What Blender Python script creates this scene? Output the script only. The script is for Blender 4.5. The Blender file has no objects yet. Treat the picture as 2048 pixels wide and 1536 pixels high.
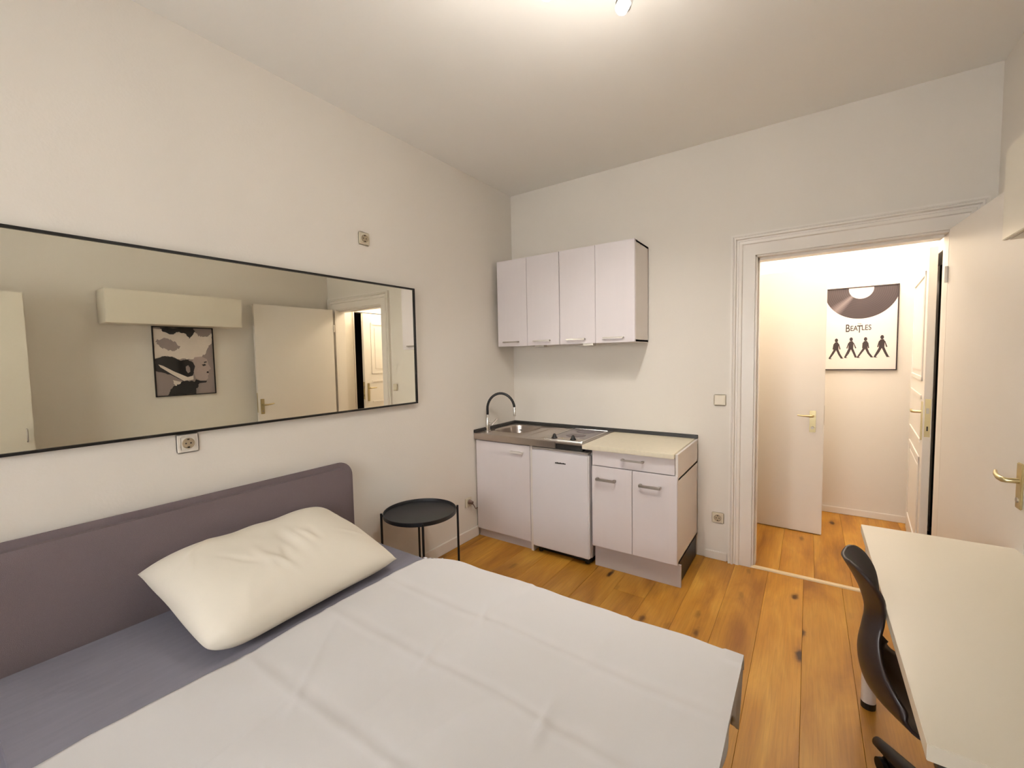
import bpy, bmesh, math, random
from mathutils import Vector, Matrix
random.seed(7)
D = bpy.data
S = bpy.context.scene
COL = S.collection

# ------------------------------------------------------------------ camera
cx, cy, cz, yaw, pitch, roll, fpx = 2.3453, -3.4389, 1.5351, 0.6035, -0.0617, -0.0195, 862.247
f = Vector((-math.sin(yaw)*math.cos(pitch), math.cos(yaw)*math.cos(pitch), math.sin(pitch)))
r0 = Vector((math.cos(yaw), math.sin(yaw), 0)); u0 = r0.cross(f)
rr = math.cos(roll)*r0 + math.sin(roll)*u0; uu = -math.sin(roll)*r0 + math.cos(roll)*u0
cam_d = D.cameras.new('camera'); cam = D.objects.new('camera', cam_d); COL.objects.link(cam)
cam.matrix_world = Matrix(((rr.x, uu.x, -f.x, cx), (rr.y, uu.y, -f.y, cy), (rr.z, uu.z, -f.z, cz), (0, 0, 0, 1)))
cam_d.sensor_fit = 'HORIZONTAL'; cam_d.sensor_width = 36; cam_d.lens = 36*fpx/2048; cam_d.clip_start = 0.02
S.camera = cam

# ------------------------------------------------------------------ world, lights, exposure
w = D.worlds.new('world'); S.world = w; w.use_nodes = True
w.node_tree.nodes['Background'].inputs[0].default_value = (0.55, 0.55, 0.62, 1)
w.node_tree.nodes['Background'].inputs[1].default_value = 0.25
S.view_settings.view_transform = 'Standard'; S.view_settings.look = 'None'
S.view_settings.exposure = 0.17; S.view_settings.gamma = 1.0; S.view_settings.use_curve_mapping = False

def point(name, loc, power, col, rad=0.035):
    l = D.lights.new(name, 'POINT'); l.energy = power; l.color = col; l.shadow_soft_size = rad
    o = D.objects.new(name, l); COL.objects.link(o); o.location = loc; return o
def spot(name, loc, target, power, col, ang=1.6, blend=0.8, rad=0.035):
    l = D.lights.new(name, 'SPOT'); l.energy = power; l.color = col; l.shadow_soft_size = rad
    l.spot_size = ang; l.spot_blend = blend
    o = D.objects.new(name, l); COL.objects.link(o); o.location = loc
    o.rotation_euler = (Vector(target)-Vector(loc)).to_track_quat('-Z', 'Y').to_euler(); return o
WARM = (1.0, 0.93, 0.85)
LAMPS = [(1.722, -1.705, 2.872), (1.52, -1.95, 2.87), (1.32, -2.19, 2.87)]
PZ = 2.72
point('spot_bulb_light', (LAMPS[0][0], LAMPS[0][1], PZ), 3.2, WARM)
point('spot_bulb_light', (LAMPS[1][0], LAMPS[1][1], PZ), 2.6, (1.0, 0.96, 0.92))
point('spot_bulb_light', (LAMPS[2][0], LAMPS[2][1], PZ), 2.2, WARM)
spot('spot_beam_light', (LAMPS[2][0]-0.03, LAMPS[2][1]-0.04, 2.85), (0.0, -3.40, 2.15), 3, (1.0, 0.84, 0.62), 0.9, 1.0)
spot('spot_beam_light', (1.69, -1.66, 2.90), (1.20, -0.25, 0.25), 50, (1.0, 0.95, 0.90), 1.65, 1.0)
spot('spot_beam_light', (LAMPS[1][0], LAMPS[1][1], 2.83), (0.75, -0.9, 0.1), 30, (1.0, 0.97, 0.94), 1.7, 1.0)
point('hall_lamp_light', (2.15, 1.22, 2.88), 22, (1.0, 0.93, 0.82), 0.08)
point('hall_lamp_light', (2.78, 0.80, 2.62), 28, (1.0, 0.88, 0.78), 0.08)
al = D.lights.new('added_fill_light', 'AREA'); al.shape = 'RECTANGLE'; al.size = 1.25; al.size_y = 1.35; al.energy = 108; al.color = (0.98, 0.98, 1.0)  # added fill light behind the camera, its source is unseen
ao = D.objects.new('added_fill_light', al); COL.objects.link(ao); ao.location = (1.5, -4.93, 1.65); ao.rotation_euler = (math.radians(90), 0, 0)

# ------------------------------------------------------------------ materials
def srgb(c):
    return tuple(((v/255)/12.92 if v/255 <= 0.04045 else ((v/255+0.055)/1.055)**2.4) for v in c) + (1,)
def mat(name, col, rough=0.5, metal=0.0, noise=0.0, nscale=8, bump=0.0, bscale=60, spec=0.5, stretch=None, emit=None, coat=0.0):
    m = D.materials.new(name); m.use_nodes = True; nt = m.node_tree; b = nt.nodes['Principled BSDF']
    c = srgb(col)
    b.inputs['Base Color'].default_value = c; b.inputs['Roughness'].default_value = rough
    b.inputs['Metallic'].default_value = metal; b.inputs['Specular IOR Level'].default_value = spec
    b.inputs['Coat Weight'].default_value = coat
    if emit: b.inputs['Emission Color'].default_value = srgb(emit[0]); b.inputs['Emission Strength'].default_value = emit[1]
    tc = nt.nodes.new('ShaderNodeTexCoord'); mp = nt.nodes.new('ShaderNodeMapping')
    nt.links.new(tc.outputs['Object'], mp.inputs['Vector'])
    if stretch: mp.inputs['Scale'].default_value = stretch
    n = nt.nodes.new('ShaderNodeTexNoise'); n.inputs['Scale'].default_value = nscale; n.inputs['Detail'].default_value = 4
    nt.links.new(mp.outputs[0], n.inputs['Vector'])
    mx = nt.nodes.new('ShaderNodeMixRGB'); mx.inputs['Color1'].default_value = tuple(v*(1-noise) for v in c[:3])+(1,)
    mx.inputs['Color2'].default_value = tuple(min(1, v*(1+noise)) for v in c[:3])+(1,)
    nt.links.new(n.outputs['Fac'], mx.inputs['Fac']); nt.links.new(mx.outputs[0], b.inputs['Base Color'])
    if bump > 0:
        n2 = nt.nodes.new('ShaderNodeTexNoise'); n2.inputs['Scale'].default_value = bscale; n2.inputs['Detail'].default_value = 3
        nt.links.new(mp.outputs[0], n2.inputs['Vector'])
        bp = nt.nodes.new('ShaderNodeBump'); bp.inputs['Strength'].default_value = bump; bp.inputs['Distance'].default_value = 0.004
        nt.links.new(n2.outputs['Fac'], bp.inputs['Height']); nt.links.new(bp.outputs[0], b.inputs['Normal'])
    return m
M_wall = mat('wall_paint', (232, 225, 214), 0.85, noise=0.015, nscale=2, bump=0.12, bscale=90, spec=0.2)
M_ceil = mat('ceiling_paint', (246, 243, 236), 0.9, noise=0.01, nscale=2, bump=0.08, bscale=60, spec=0.2)
M_trim = mat('trim_paint', (236, 229, 219), 0.35, noise=0.01, bump=0.03, bscale=40)
M_door = mat('door_lacquer', (236, 230, 221), 0.4, noise=0.01, bump=0.03, bscale=30)
M_cab = mat('cabinet_white', (226, 218, 217), 0.35, noise=0.02, nscale=30, bump=0.03, bscale=60, stretch=(1, 1, 0.05))
M_edge = mat('cabinet_edge', (228, 220, 213), 0.4, noise=0.02)
M_fridge = mat('fridge_enamel', (230, 225, 226), 0.3, noise=0.01, bump=0.02, bscale=200)
M_plinth = mat('plinth_grey_white', (205, 196, 194), 0.5, noise=0.03, nscale=20, stretch=(0.1, 1, 1))
M_steel = mat('brushed_steel', (185, 175, 166), 0.3, 1.0, noise=0.06, nscale=40, bump=0.03, bscale=200, stretch=(0.05, 1, 1))
M_chrome = mat('chrome', (215, 213, 210), 0.12, 1.0)
M_silver = mat('satin_nickel', (176, 168, 158), 0.38, 0.7, noise=0.03)
M_brass = mat('pale_brass', (196, 182, 140), 0.33, 1.0, noise=0.04)
M_black = mat('shade_and_panel_black', (24, 26, 30), 0.45, noise=0.1)
M_rubber = mat('black_rubber', (18, 17, 17), 0.5)
M_seal = mat('black_seal', (38, 36, 34), 0.5, noise=0.1)
M_glassdark = mat('hob_plate', (120, 108, 112), 0.18, 0.6, noise=0.08, nscale=20)
M_lam = mat('cream_laminate', (222, 212, 188), 0.4, noise=0.09, nscale=45, bump=0.03, bscale=80)
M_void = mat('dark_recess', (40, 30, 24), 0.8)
M_mframe = mat('mirror_frame_black', (16, 15, 15), 0.4)
M_mirror = mat('mirror_silver', (226, 224, 212), 0.0, 1.0)
M_head = mat('headboard_weave', (124, 111, 112), 0.9, noise=0.08, nscale=300, bump=0.5, bscale=500, spec=0.1)
M_sheet = mat('grey_jersey_sheet', (132, 129, 139), 0.9, noise=0.10, nscale=14, bump=0.35, bscale=22, spec=0.1, stretch=(3, 0.5, 1))
M_blank = mat('white_cotton_cover', (218, 215, 213), 0.85, noise=0.015, nscale=3, bump=0.12, bscale=14, spec=0.15)
M_pillow = mat('white_pillow_cotton', (234, 226, 210), 0.85, noise=0.015, nscale=4, bump=0.25, bscale=9, spec=0.15)
M_frame = mat('bed_base_fabric', (78, 72, 74), 0.9, noise=0.08, nscale=200, bump=0.3, bscale=300)
M_chair = mat('chair_plastic', (48, 38, 37), 0.38, noise=0.04)
M_desk = mat('desk_white', (226, 218, 200), 0.3, noise=0.01, bump=0.01)
M_leg = mat('leg_white_metal', (214, 206, 198), 0.35)
M_plug = mat('socket_cream', (222, 210, 186), 0.35)
M_plugw = mat('socket_white', (226, 218, 206), 0.35)
M_pin = mat('socket_hole', (50, 38, 26), 0.6)
M_paper = mat('poster_paper', (236, 222, 214), 0.55)
M_ink = mat('poster_ink', (56, 44, 44), 0.5)
M_cord = mat('cord_brown', (120, 92, 78), 0.6)
M_bulb = mat('lit_bulb', (255, 250, 240), 0.3, emit=((255, 244, 226), 14))
M_added_glass = D.materials.new('added_window_glass'); M_added_glass.use_nodes = True
_b = M_added_glass.node_tree.nodes['Principled BSDF']; _b.inputs['Transmission Weight'].default_value = 1; _b.inputs['Roughness'].default_value = 0.0; _b.inputs['IOR'].default_value = 1.45

def vinyl():
    m = D.materials.new('printed_vinyl'); m.use_nodes = True; nt = m.node_tree; b = nt.nodes['Principled BSDF']
    b.inputs['Roughness'].default_value = 0.5
    tc = nt.nodes.new('ShaderNodeTexCoord')
    wv = nt.nodes.new('ShaderNodeTexWave'); wv.wave_type = 'RINGS'; wv.rings_direction = 'Y'; wv.inputs['Scale'].default_value = 22
    nt.links.new(tc.outputs['Object'], wv.inputs['Vector'])
    rp = nt.nodes.new('ShaderNodeMixRGB'); rp.inputs['Color1'].default_value = srgb((58, 46, 47)); rp.inputs['Color2'].default_value = srgb((72, 60, 60))
    nt.links.new(wv.outputs['Fac'], rp.inputs['Fac'])
    # the printed sheen wedge of the record artwork
    sp = nt.nodes.new('ShaderNodeSeparateXYZ'); nt.links.new(tc.outputs['Object'], sp.inputs[0])
    at = nt.nodes.new('ShaderNodeMath'); at.operation = 'ARCTAN2'; nt.links.new(sp.outputs['Z'], at.inputs[0]); nt.links.new(sp.outputs['X'], at.inputs[1])
    df = nt.nodes.new('ShaderNodeMath'); df.operation = 'ADD'; df.inputs[1].default_value = 2.35; nt.links.new(at.outputs[0], df.inputs[0])
    ab = nt.nodes.new('ShaderNodeMath'); ab.operation = 'ABSOLUTE'; nt.links.new(df.outputs[0], ab.inputs[0])
    mr = nt.nodes.new('ShaderNodeMapRange'); mr.inputs[1].default_value = 0.0; mr.inputs[2].default_value = 0.22; mr.inputs[3].default_value = 0.5; mr.inputs[4].default_value = 0.0
    nt.links.new(ab.outputs[0], mr.inputs[0])
    m2 = nt.nodes.new('ShaderNodeMixRGB'); m2.inputs['Color2'].default_value = srgb((165, 150, 148))
    nt.links.new(mr.outputs[0], m2.inputs['Fac']); nt.links.new(rp.outputs[0], m2.inputs['Color1']); nt.links.new(m2.outputs[0], b.inputs['Base Color'])
    return m
M_vinyl = vinyl()

def wood():
    m = D.materials.new('oak_plank'); m.use_nodes = True; nt = m.node_tree; N = nt.nodes; L = nt.links; b = N['Principled BSDF']
    tc = N.new('ShaderNodeTexCoord'); oi = N.new('ShaderNodeObjectInfo')
    mul = N.new('ShaderNodeMath'); mul.operation = 'MULTIPLY'; mul.inputs[1].default_value = 37.0; L.new(oi.outputs['Random'], mul.inputs[0])
    cmb = N.new('ShaderNodeCombineXYZ'); L.new(mul.outputs[0], cmb.inputs[0]); L.new(mul.outputs[0], cmb.inputs[1])
    add = N.new('ShaderNodeVectorMath'); add.operation = 'ADD'; L.new(tc.outputs['Object'], add.inputs[0]); L.new(cmb.outputs[0], add.inputs[1])
    # broad tone
    mp = N.new('ShaderNodeMapping'); mp.inputs['Scale'].default_value = (5, 1.1, 1); L.new(add.outputs[0], mp.inputs[0])
    n1 = N.new('ShaderNodeTexNoise'); n1.inputs['Scale'].default_value = 1.2; n1.inputs['Detail'].default_value = 5; n1.inputs['Distortion'].default_value = 0.6; L.new(mp.outputs[0], n1.inputs['Vector'])
    cr = N.new('ShaderNodeValToRGB'); e = cr.color_ramp.elements
    e[0].position = 0.3; e[0].color = srgb((154, 98, 32)); e[1].position = 0.72; e[1].color = srgb((214, 160, 66))
    x = e.new(0.5); x.color = srgb((190, 132, 46)); L.new(n1.outputs['Fac'], cr.inputs[0])
    # fine grain
    mp2 = N.new('ShaderNodeMapping'); mp2.inputs['Scale'].default_value = (70, 2.5, 1); L.new(add.outputs[0], mp2.inputs[0])
    n2 = N.new('ShaderNodeTexNoise'); n2.inputs['Scale'].default_value = 1.5; n2.inputs['Detail'].default_value = 6; n2.inputs['Distortion'].default_value = 1.0; L.new(mp2.outputs[0], n2.inputs['Vector'])
    mg = N.new('ShaderNodeMixRGB'); mg.blend_type = 'MULTIPLY'; mg.inputs['Fac'].default_value = 0.5
    rg = N.new('ShaderNodeMapRange'); rg.inputs[1].default_value = 0.3; rg.inputs[2].default_value = 0.65; rg.inputs[3].default_value = 0.72; rg.inputs[4].default_value = 1.08
    L.new(n2.outputs['Fac'], rg.inputs[0]); L.new(cr.outputs[0], mg.inputs['Color1']); L.new(rg.outputs[0], mg.inputs['Color2'])
    # knots: sparse dark spots drawn out along the grain
    mp3 = N.new('ShaderNodeMapping'); mp3.inputs['Scale'].default_value = (6.5, 2.2, 1); L.new(add.outputs[0], mp3.inputs[0])
    nd = N.new('ShaderNodeTexNoise'); nd.inputs['Scale'].default_value = 16; L.new(tc.outputs['Object'], nd.inputs['Vector'])
    mxv = N.new('ShaderNodeMixRGB'); mxv.inputs['Fac'].default_value = 0.16; L.new(mp3.outputs[0], mxv.inputs['Color1']); L.new(nd.outputs['Color'], mxv.inputs['Color2'])
    vo = N.new('ShaderNodeTexVoronoi'); vo.voronoi_dimensions = '2D'; vo.inputs['Scale'].default_value = 1.0; L.new(mxv.outputs[0], vo.inputs['Vector'])
    k1 = N.new('ShaderNodeMapRange'); k1.inputs[1].default_value = 0.02; k1.inputs[2].default_value = 0.24; k1.inputs[3].default_value = 1.0; k1.inputs[4].default_value = 0.0; L.new(vo.outputs['Distance'], k1.inputs[0])
    sc = N.new('ShaderNodeSeparateXYZ'); L.new(vo.outputs['Color'], sc.inputs[0])
    gt = N.new('ShaderNodeMapRange'); gt.inputs[1].default_value = 0.35; gt.inputs[2].default_value = 0.9; gt.inputs[3].default_value = 0.0; gt.inputs[4].default_value = 1.0; L.new(sc.outputs[0], gt.inputs[0])
    km = N.new('ShaderNodeMath'); km.operation = 'MULTIPLY'; L.new(k1.outputs[0], km.inputs[0]); L.new(gt.outputs[0], km.inputs[1])
    kp = N.new('ShaderNodeMath'); kp.operation = 'POWER'; kp.inputs[1].default_value = 2.0; L.new(km.outputs[0], kp.inputs[0])
    mh = N.new('ShaderNodeMixRGB'); mh.inputs['Color2'].default_value = srgb((128, 76, 28)); hf = N.new('ShaderNodeMath'); hf.operation = 'MULTIPLY'; hf.inputs[1].default_value = 0.75
    L.new(kp.outputs[0], hf.inputs[0]); L.new(hf.outputs[0], mh.inputs['Fac']); L.new(mg.outputs[0], mh.inputs['Color1'])
    k2 = N.new('ShaderNodeMapRange'); k2.inputs[1].default_value = 0.04; k2.inputs[2].default_value = 0.115; k2.inputs[3].default_value = 1.0; k2.inputs[4].default_value = 0.0; L.new(vo.outputs['Distance'], k2.inputs[0])
    c2 = N.new('ShaderNodeMath'); c2.operation = 'MULTIPLY'; L.new(k2.outputs[0], c2.inputs[0]); L.new(gt.outputs[0], c2.inputs[1])
    mk = N.new('ShaderNodeMixRGB'); mk.inputs['Color2'].default_value = srgb((66, 38, 16)); L.new(c2.outputs[0], mk.inputs['Fac']); L.new(mh.outputs[0], mk.inputs['Color1'])
    # per plank tone
    hv = N.new('ShaderNodeHueSaturation'); rv = N.new('ShaderNodeMapRange'); rv.inputs[3].default_value = 0.82; rv.inputs[4].default_value = 1.03
    L.new(oi.outputs['Random'], rv.inputs[0]); L.new(rv.outputs[0], hv.inputs['Value']); L.new(mk.outputs[0], hv.inputs['Color']); hv.inputs['Saturation'].default_value = 1.0
    L.new(hv.outputs[0], b.inputs['Base Color']); b.inputs['Roughness'].default_value = 0.42; b.inputs['Specular IOR Level'].default_value = 0.35
    bp = N.new('ShaderNodeBump'); bp.inputs['Strength'].default_value = 0.12; bp.inputs['Distance'].default_value = 0.002; L.new(n2.outputs['Fac'], bp.inputs['Height']); L.new(bp.outputs[0], b.inputs['Normal'])
    return m
M_wood = wood()

# ------------------------------------------------------------------ geometry helpers: each returns (verts, faces)
def merge(*gs):
    V, F = [], []
    for v, fc in gs:
        o = len(V); V += list(v); F += [tuple(i+o for i in q) for q in fc]
    return V, F
def box(x0, x1, y0, y1, z0, z1):
    v = [(x, y, z) for z in (z0, z1) for y in (y0, y1) for x in (x0, x1)]
    return v, [(0, 2, 3, 1), (4, 5, 7, 6), (0, 1, 5, 4), (2, 6, 7, 3), (0, 4, 6, 2), (1, 3, 7, 5)]
def tube(pts, r, n=12, cap=True):
    pts = [Vector(p) for p in pts]; R = r if isinstance(r, (list, tuple)) else [r]*len(pts)
    V, F = [], []; prev = None
    for i, p in enumerate(pts):
        t = (pts[min(i+1, len(pts)-1)]-pts[max(i-1, 0)]).normalized()
        if prev is None:
            a = Vector((0, 0, 1)) if abs(t.z) < 0.9 else Vector((1, 0, 0)); s = t.cross(a).normalized()
        else: s = (prev - t*prev.dot(t)).normalized()
        prev = s; q = t.cross(s)
        for k in range(n):
            an = 2*math.pi*k/n; V.append(tuple(p+R[i]*(math.cos(an)*s+math.sin(an)*q)))
    for i in range(len(pts)-1):
        for k in range(n):
            a = i*n+k; b = i*n+(k+1) % n; F.append((a, b, b+n, a+n))
    if cap: F.append(tuple(range(n))[::-1]); F.append(tuple(range((len(pts)-1)*n, len(pts)*n)))
    return V, F
def lathe(prof, c=(0, 0, 0), n=40):
    V, F = [], []
    for r, z in prof:
        for k in range(n):
            a = 2*math.pi*k/n; V.append((c[0]+r*math.cos(a), c[1]+r*math.sin(a), c[2]+z))
    for i in range(len(prof)-1):
        for k in range(n):
            a = i*n+k; b = i*n+(k+1) % n; F.append((a, b, b+n, a+n))
    return V, F
def prism(poly, axis, a0, a1):
    """poly: 2D points in the two other axes (in xyz order); extruded along axis"""
    def P(p, a):
        q = list(p); q.insert(axis, a); return tuple(q)
    n = len(poly); V = [P(p, a0) for p in poly]+[P(p, a1) for p in poly]
    F = [tuple(range(n))[::-1], tuple(range(n, 2*n))]+[(i, (i+1) % n, (i+1) % n+n, i+n) for i in range(n)]
    return V, F
def xform(g, mtx):
    return [tuple(mtx @ Vector(v)) for v in g[0]], g[1]

def props(o, label=None, cat=None, group=None, kind=None):
    for k, v in (('label', label), ('category', cat), ('group', group), ('kind', kind)):
        if v: o[k] = v
    return o
def obj(name, g, m, parent=None, bevel=0.0, smooth=False, seg=2, label=None, sub=0, solid=0, origin=None):
    me = D.meshes.new(name)
    off = Vector(origin) if origin else Vector((0, 0, 0))
    par_off = Vector((0, 0, 0)); p = parent
    while p is not None: par_off += p.location; p = p.parent
    if origin is None: off = par_off
    me.from_pydata([tuple(Vector(v)-off) for v in g[0]], [], g[1])
    bm = bmesh.new(); bm.from_mesh(me); bmesh.ops.recalc_face_normals(bm, faces=bm.faces)
    if bevel > 0:
        es = [e for e in bm.edges if len(e.link_faces) == 2 and e.calc_face_angle(0) > 0.6]
        bmesh.ops.bevel(bm, geom=es, offset=bevel, segments=seg, affect='EDGES', clamp_overlap=True)
    if smooth:
        for q in bm.faces: q.smooth = True
    bm.to_mesh(me); bm.free()
    if smooth:
        try: me.set_sharp_from_angle(angle=math.radians(45))
        except Exception: pass
    for mm in (m if isinstance(m, list) else [m]): me.materials.append(mm)
    o = D.objects.new(name, me); COL.objects.link(o); o.location = off-par_off
    if parent: o.parent = parent
    if label: o['label'] = label
    if solid: md = o.modifiers.new('solid', 'SOLIDIFY'); md.thickness = solid; md.offset = -1
    if sub: md = o.modifiers.new('sub', 'SUBSURF'); md.levels = sub; md.render_levels = sub
    return o
def thing(name, loc, label, cat, group=None):
    o = D.objects.new(name, None); COL.objects.link(o); o.location = loc; o.empty_display_size = 0.1
    return props(o, label, cat, group)
def struct_root(name, loc):
    o = D.objects.new(name, None); COL.objects.link(o); o.location = loc; o['kind'] = 'structure'; return o
def struct(name, g, m, **k):
    o = obj(name, g, m, **k)
    if not k.get('parent'): o['kind'] = 'structure'
    return o

# ------------------------------------------------------------------ room shell
W, H, YF, T = 3.165, 3.044, -4.8, 0.13         # width, height, front wall y, back wall thickness
OX0, OX1, OZ = 2.03, 2.984, 2.203            # doorway
struct('wall_left', box(-0.15, 0, YF-0.15, 0.18, 0, H), M_wall)
struct('wall_right', box(W, W+0.15, YF-0.15, 0.0, 0, H), M_wall)
struct('wall_back', merge(box(0, OX0, 0, T, 0, H), box(OX0, OX1, 0, T, OZ, H), box(OX1, W+0.15, 0, T, 0, H)), M_wall)
wx0, wx1, wz0, wz1 = 0.85, 2.15, 0.95, 2.35
struct('wall_front', merge(box(0, wx0, YF-0.15, YF, 0, H), box(wx1, W, YF-0.15, YF, 0, H), box(wx0, wx1, YF-0.15, YF, 0, wz0), box(wx0, wx1, YF-0.15, YF, wz1, H)), M_wall)
struct('ceiling', box(-0.15, 4.6, YF-0.15, 2.2, H, H+0.12), M_ceil)
added_win = struct_root('added_window_1', (1.5, YF-0.08, wz0))  # unseen window, added behind the camera to go with the fill light
obj('added_window_frame', merge(box(wx0, wx0+0.06, YF-0.11, YF-0.05, wz0, wz1), box(wx1-0.06, wx1, YF-0.11, YF-0.05, wz0, wz1), box(wx0, wx1, YF-0.11, YF-0.05, wz0, wz0+0.06),
    box(wx0, wx1, YF-0.11, YF-0.05, wz1-0.06, wz1), box(1.47, 1.53, YF-0.11, YF-0.05, wz0, wz1)), M_trim, added_win, bevel=0.004)
obj('added_pane', box(wx0+0.06, 1.47, YF-0.085, YF-0.08, wz0+0.06, wz1-0.06), M_added_glass, added_win)
obj('added_pane', box(1.53, wx1-0.06, YF-0.085, YF-0.08, wz0+0.06, wz1-0.06), M_added_glass, added_win)
obj('added_window_sill', box(wx0-0.06, wx1+0.06, YF-0.04, YF+0.12, wz0-0.035, wz0), M_trim, added_win, bevel=0.006)

# hall
HB = 1.60; HX0 = 1.66; HX1 = 3.10; RY0, RY1, RZ = 0.33, 1.50, 2.25
struct('wall_hall_back', box(HX0-0.12, HX1+0.12, HB, HB+0.12, 0, H), M_wall)
struct('wall_hall_left', box(HX0-0.12, HX0, T, HB, 0, H), M_wall)
struct('wall_hall_right', merge(box(HX1, HX1+0.10, T, RY0, 0, H), box(HX1, HX1+0.10, RY1, HB, 0, H), box(HX1, HX1+0.10, RY0, RY1, RZ, H)), M_wall)
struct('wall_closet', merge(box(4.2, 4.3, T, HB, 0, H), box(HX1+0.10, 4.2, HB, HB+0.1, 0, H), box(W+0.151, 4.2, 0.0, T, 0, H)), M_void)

# floor slab and oak planks (each plank a part)
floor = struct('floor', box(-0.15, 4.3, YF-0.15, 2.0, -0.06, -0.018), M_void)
def plank(x0, x1, y0, y1):
    cxp, cyp = (x0+x1)/2, (y0+y1)/2
    me = D.meshes.new('plank'); g = box(x0-cxp+0.0004, x1-cxp-0.0004, y0-cyp+0.0004, y1-cyp-0.0004, -0.018, 0)
    me.from_pydata(g[0], [], g[1]); bm = bmesh.new(); bm.from_mesh(me)
    bmesh.ops.recalc_face_normals(bm, faces=bm.faces)
    bmesh.ops.bevel(bm, geom=[e for e in bm.edges if e.verts[0].co.z > -0.001 and e.verts[1].co.z > -0.001], offset=0.0011, segments=1, affect='EDGES')
    bm.to_mesh(me); bm.free(); me.materials.append(M_wood)
    o = D.objects.new('plank', me); COL.objects.link(o); o.parent = floor; o.location = (cxp, cyp, random.uniform(-0.0004, 0))
rs = random.Random(11)
for k in range(-11, 5):
    x0 = 2.343+0.206*k-0.206*0; x1 = min(x0+0.206, W if k < 4 else W)
    x0 = max(0.0, x0)
    if x1-x0 < 0.01: continue
    yj = -2.45-rs.uniform(0, 0.9)
    if k < -3 and k % 2: yj = -0.75-rs.uniform(0, 0.6)
    plank(x0, x1, YF, yj); plank(x0, x1, yj, 0.0)
plank(0.0, 0.077, YF, -2.4); plank(0.0, 0.077, -2.4, 0)
for k in range(-2, 5):                       # hall planks
    x0 = max(2.137+0.206*k+0.06, HX0); x1 = min(2.343+0.206*k+0.06, HX1)
    if k == -2: x0 = HX0
    if x1-x0 < 0.02: continue
    ym = rs.uniform(0.3, 1.2)
    lo = T if (x1 < OX0 or x0 > OX1) else 0.012
    plank(x0, x1, lo, HB)
struct('trim_threshold', prism([(-0.012, 0.0), (0.03, 0.0), (0.026, 0.008), (0.009, 0.012), (-0.008, 0.008)], 0, OX0, OX1), mat('threshold_pale', (214, 190, 150), 0.35, noise=0.05))

# baseboards
bh = 0.088
def base(name, g, bevel=0.004): struct(name, g, M_trim, bevel=bevel)
base('baseboard_left', box(0, 0.014, YF, -0.60, 0, bh))
base('baseboard_back', box(1.72, 1.874, -0.014, 0, 0, 0.062))
base('baseboard_right', box(W-0.014, W, YF, -0.14, 0, bh))
base('baseboard_hall', box(HX0, HX1, HB-0.014, HB, 0, 0.062))

# casing round the doorway: stepped profile
def casing():
    prof = [(0.0, 0.0), (0.0, 0.014), (0.075, 0.014), (0.080, 0.024), (0.098, 0.026), (0.102, 0.018), (0.112, 0.018), (0.117, 0.034), (0.126, 0.036), (0.131, 0.024), (0.138, 0.030), (0.148, 0.030), (0.150, 0.0)]
    V, F = [], []; n = len(prof)
    path = [lambda d: (OX0-d, 0.0), lambda d: (OX0-d, OZ+d), lambda d: (OX1+d, OZ+d), lambda d: (OX1+d, 0.0)]
    for p in path:
        for d, h in prof:
            d2 = min(d, 0.143) if p in path[2:] else d
            x, z = p(d); x = min(x, W-0.001); V.append((x, -h, z))
    for i in range(3):
        for k in range(n-1): F.append((i*n+k, i*n+k+1, (i+1)*n+k+1, (i+1)*n+k))
    F.append(tuple(range(n))); F.append(tuple(range(3*n, 4*n)))
    return V, F
struct('trim_casing', casing(), M_trim)
# jamb lining with rebate and dark seal line
struct('trim_jamb', merge(box(OX0-0.001, OX0+0.012, 0.0, T+0.002, 0, OZ), box(OX1-0.001, OX1+0.004, 0.0, T+0.002, 0, OZ), box(OX0, OX1, 0.0, T+0.002, OZ-0.012, OZ+0.001),
       box(OX0+0.012, OX0+0.022, 0.045, T+0.002, 0, OZ-0.012), box(OX0+0.012, OX1-0.012, 0.045, T+0.002, OZ-0.03, OZ-0.012)), M_trim, bevel=0.002)

def lever_handle(root, y_sp, z_sp, x_face, side, toward, plate=(0.18, 0.042), z_off=0.02, m=M_brass):
    """long back plate and lever on a face whose normal is +-x; toward = +-1 along y"""
    x0 = x_face; x1 = x_face+side*0.008
    pl = obj('handle_plate', box(min(x0, x1), max(x0, x1), y_sp-plate[1]/2, y_sp+plate[1]/2, z_sp+z_off-plate[0]*0.72, z_sp+z_off+plate[0]*0.28), m, root, bevel=0.003)
    xo = x_face+side*0.048
    obj('door_lever', tube([(x_face+side*0.006, y_sp, z_sp), (xo-side*0.006, y_sp, z_sp), (xo, y_sp+toward*0.008, z_sp), (xo+side*0.002, y_sp+toward*0.04, z_sp+0.001), (xo-side*0.004, y_sp+toward*0.085, z_sp+0.004), (xo-side*0.014, y_sp+toward*0.118, z_sp+0.010)],
        [0.010, 0.010, 0.011, 0.010, 0.008, 0.006], 14), m, root, smooth=True)
    obj('keyhole', tube([(x_face+side*0.006, y_sp, z_sp-0.075), (x_face+side*0.012, y_sp, z_sp-0.075)], 0.010, 14), M_silver, root)
    return pl

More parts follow.
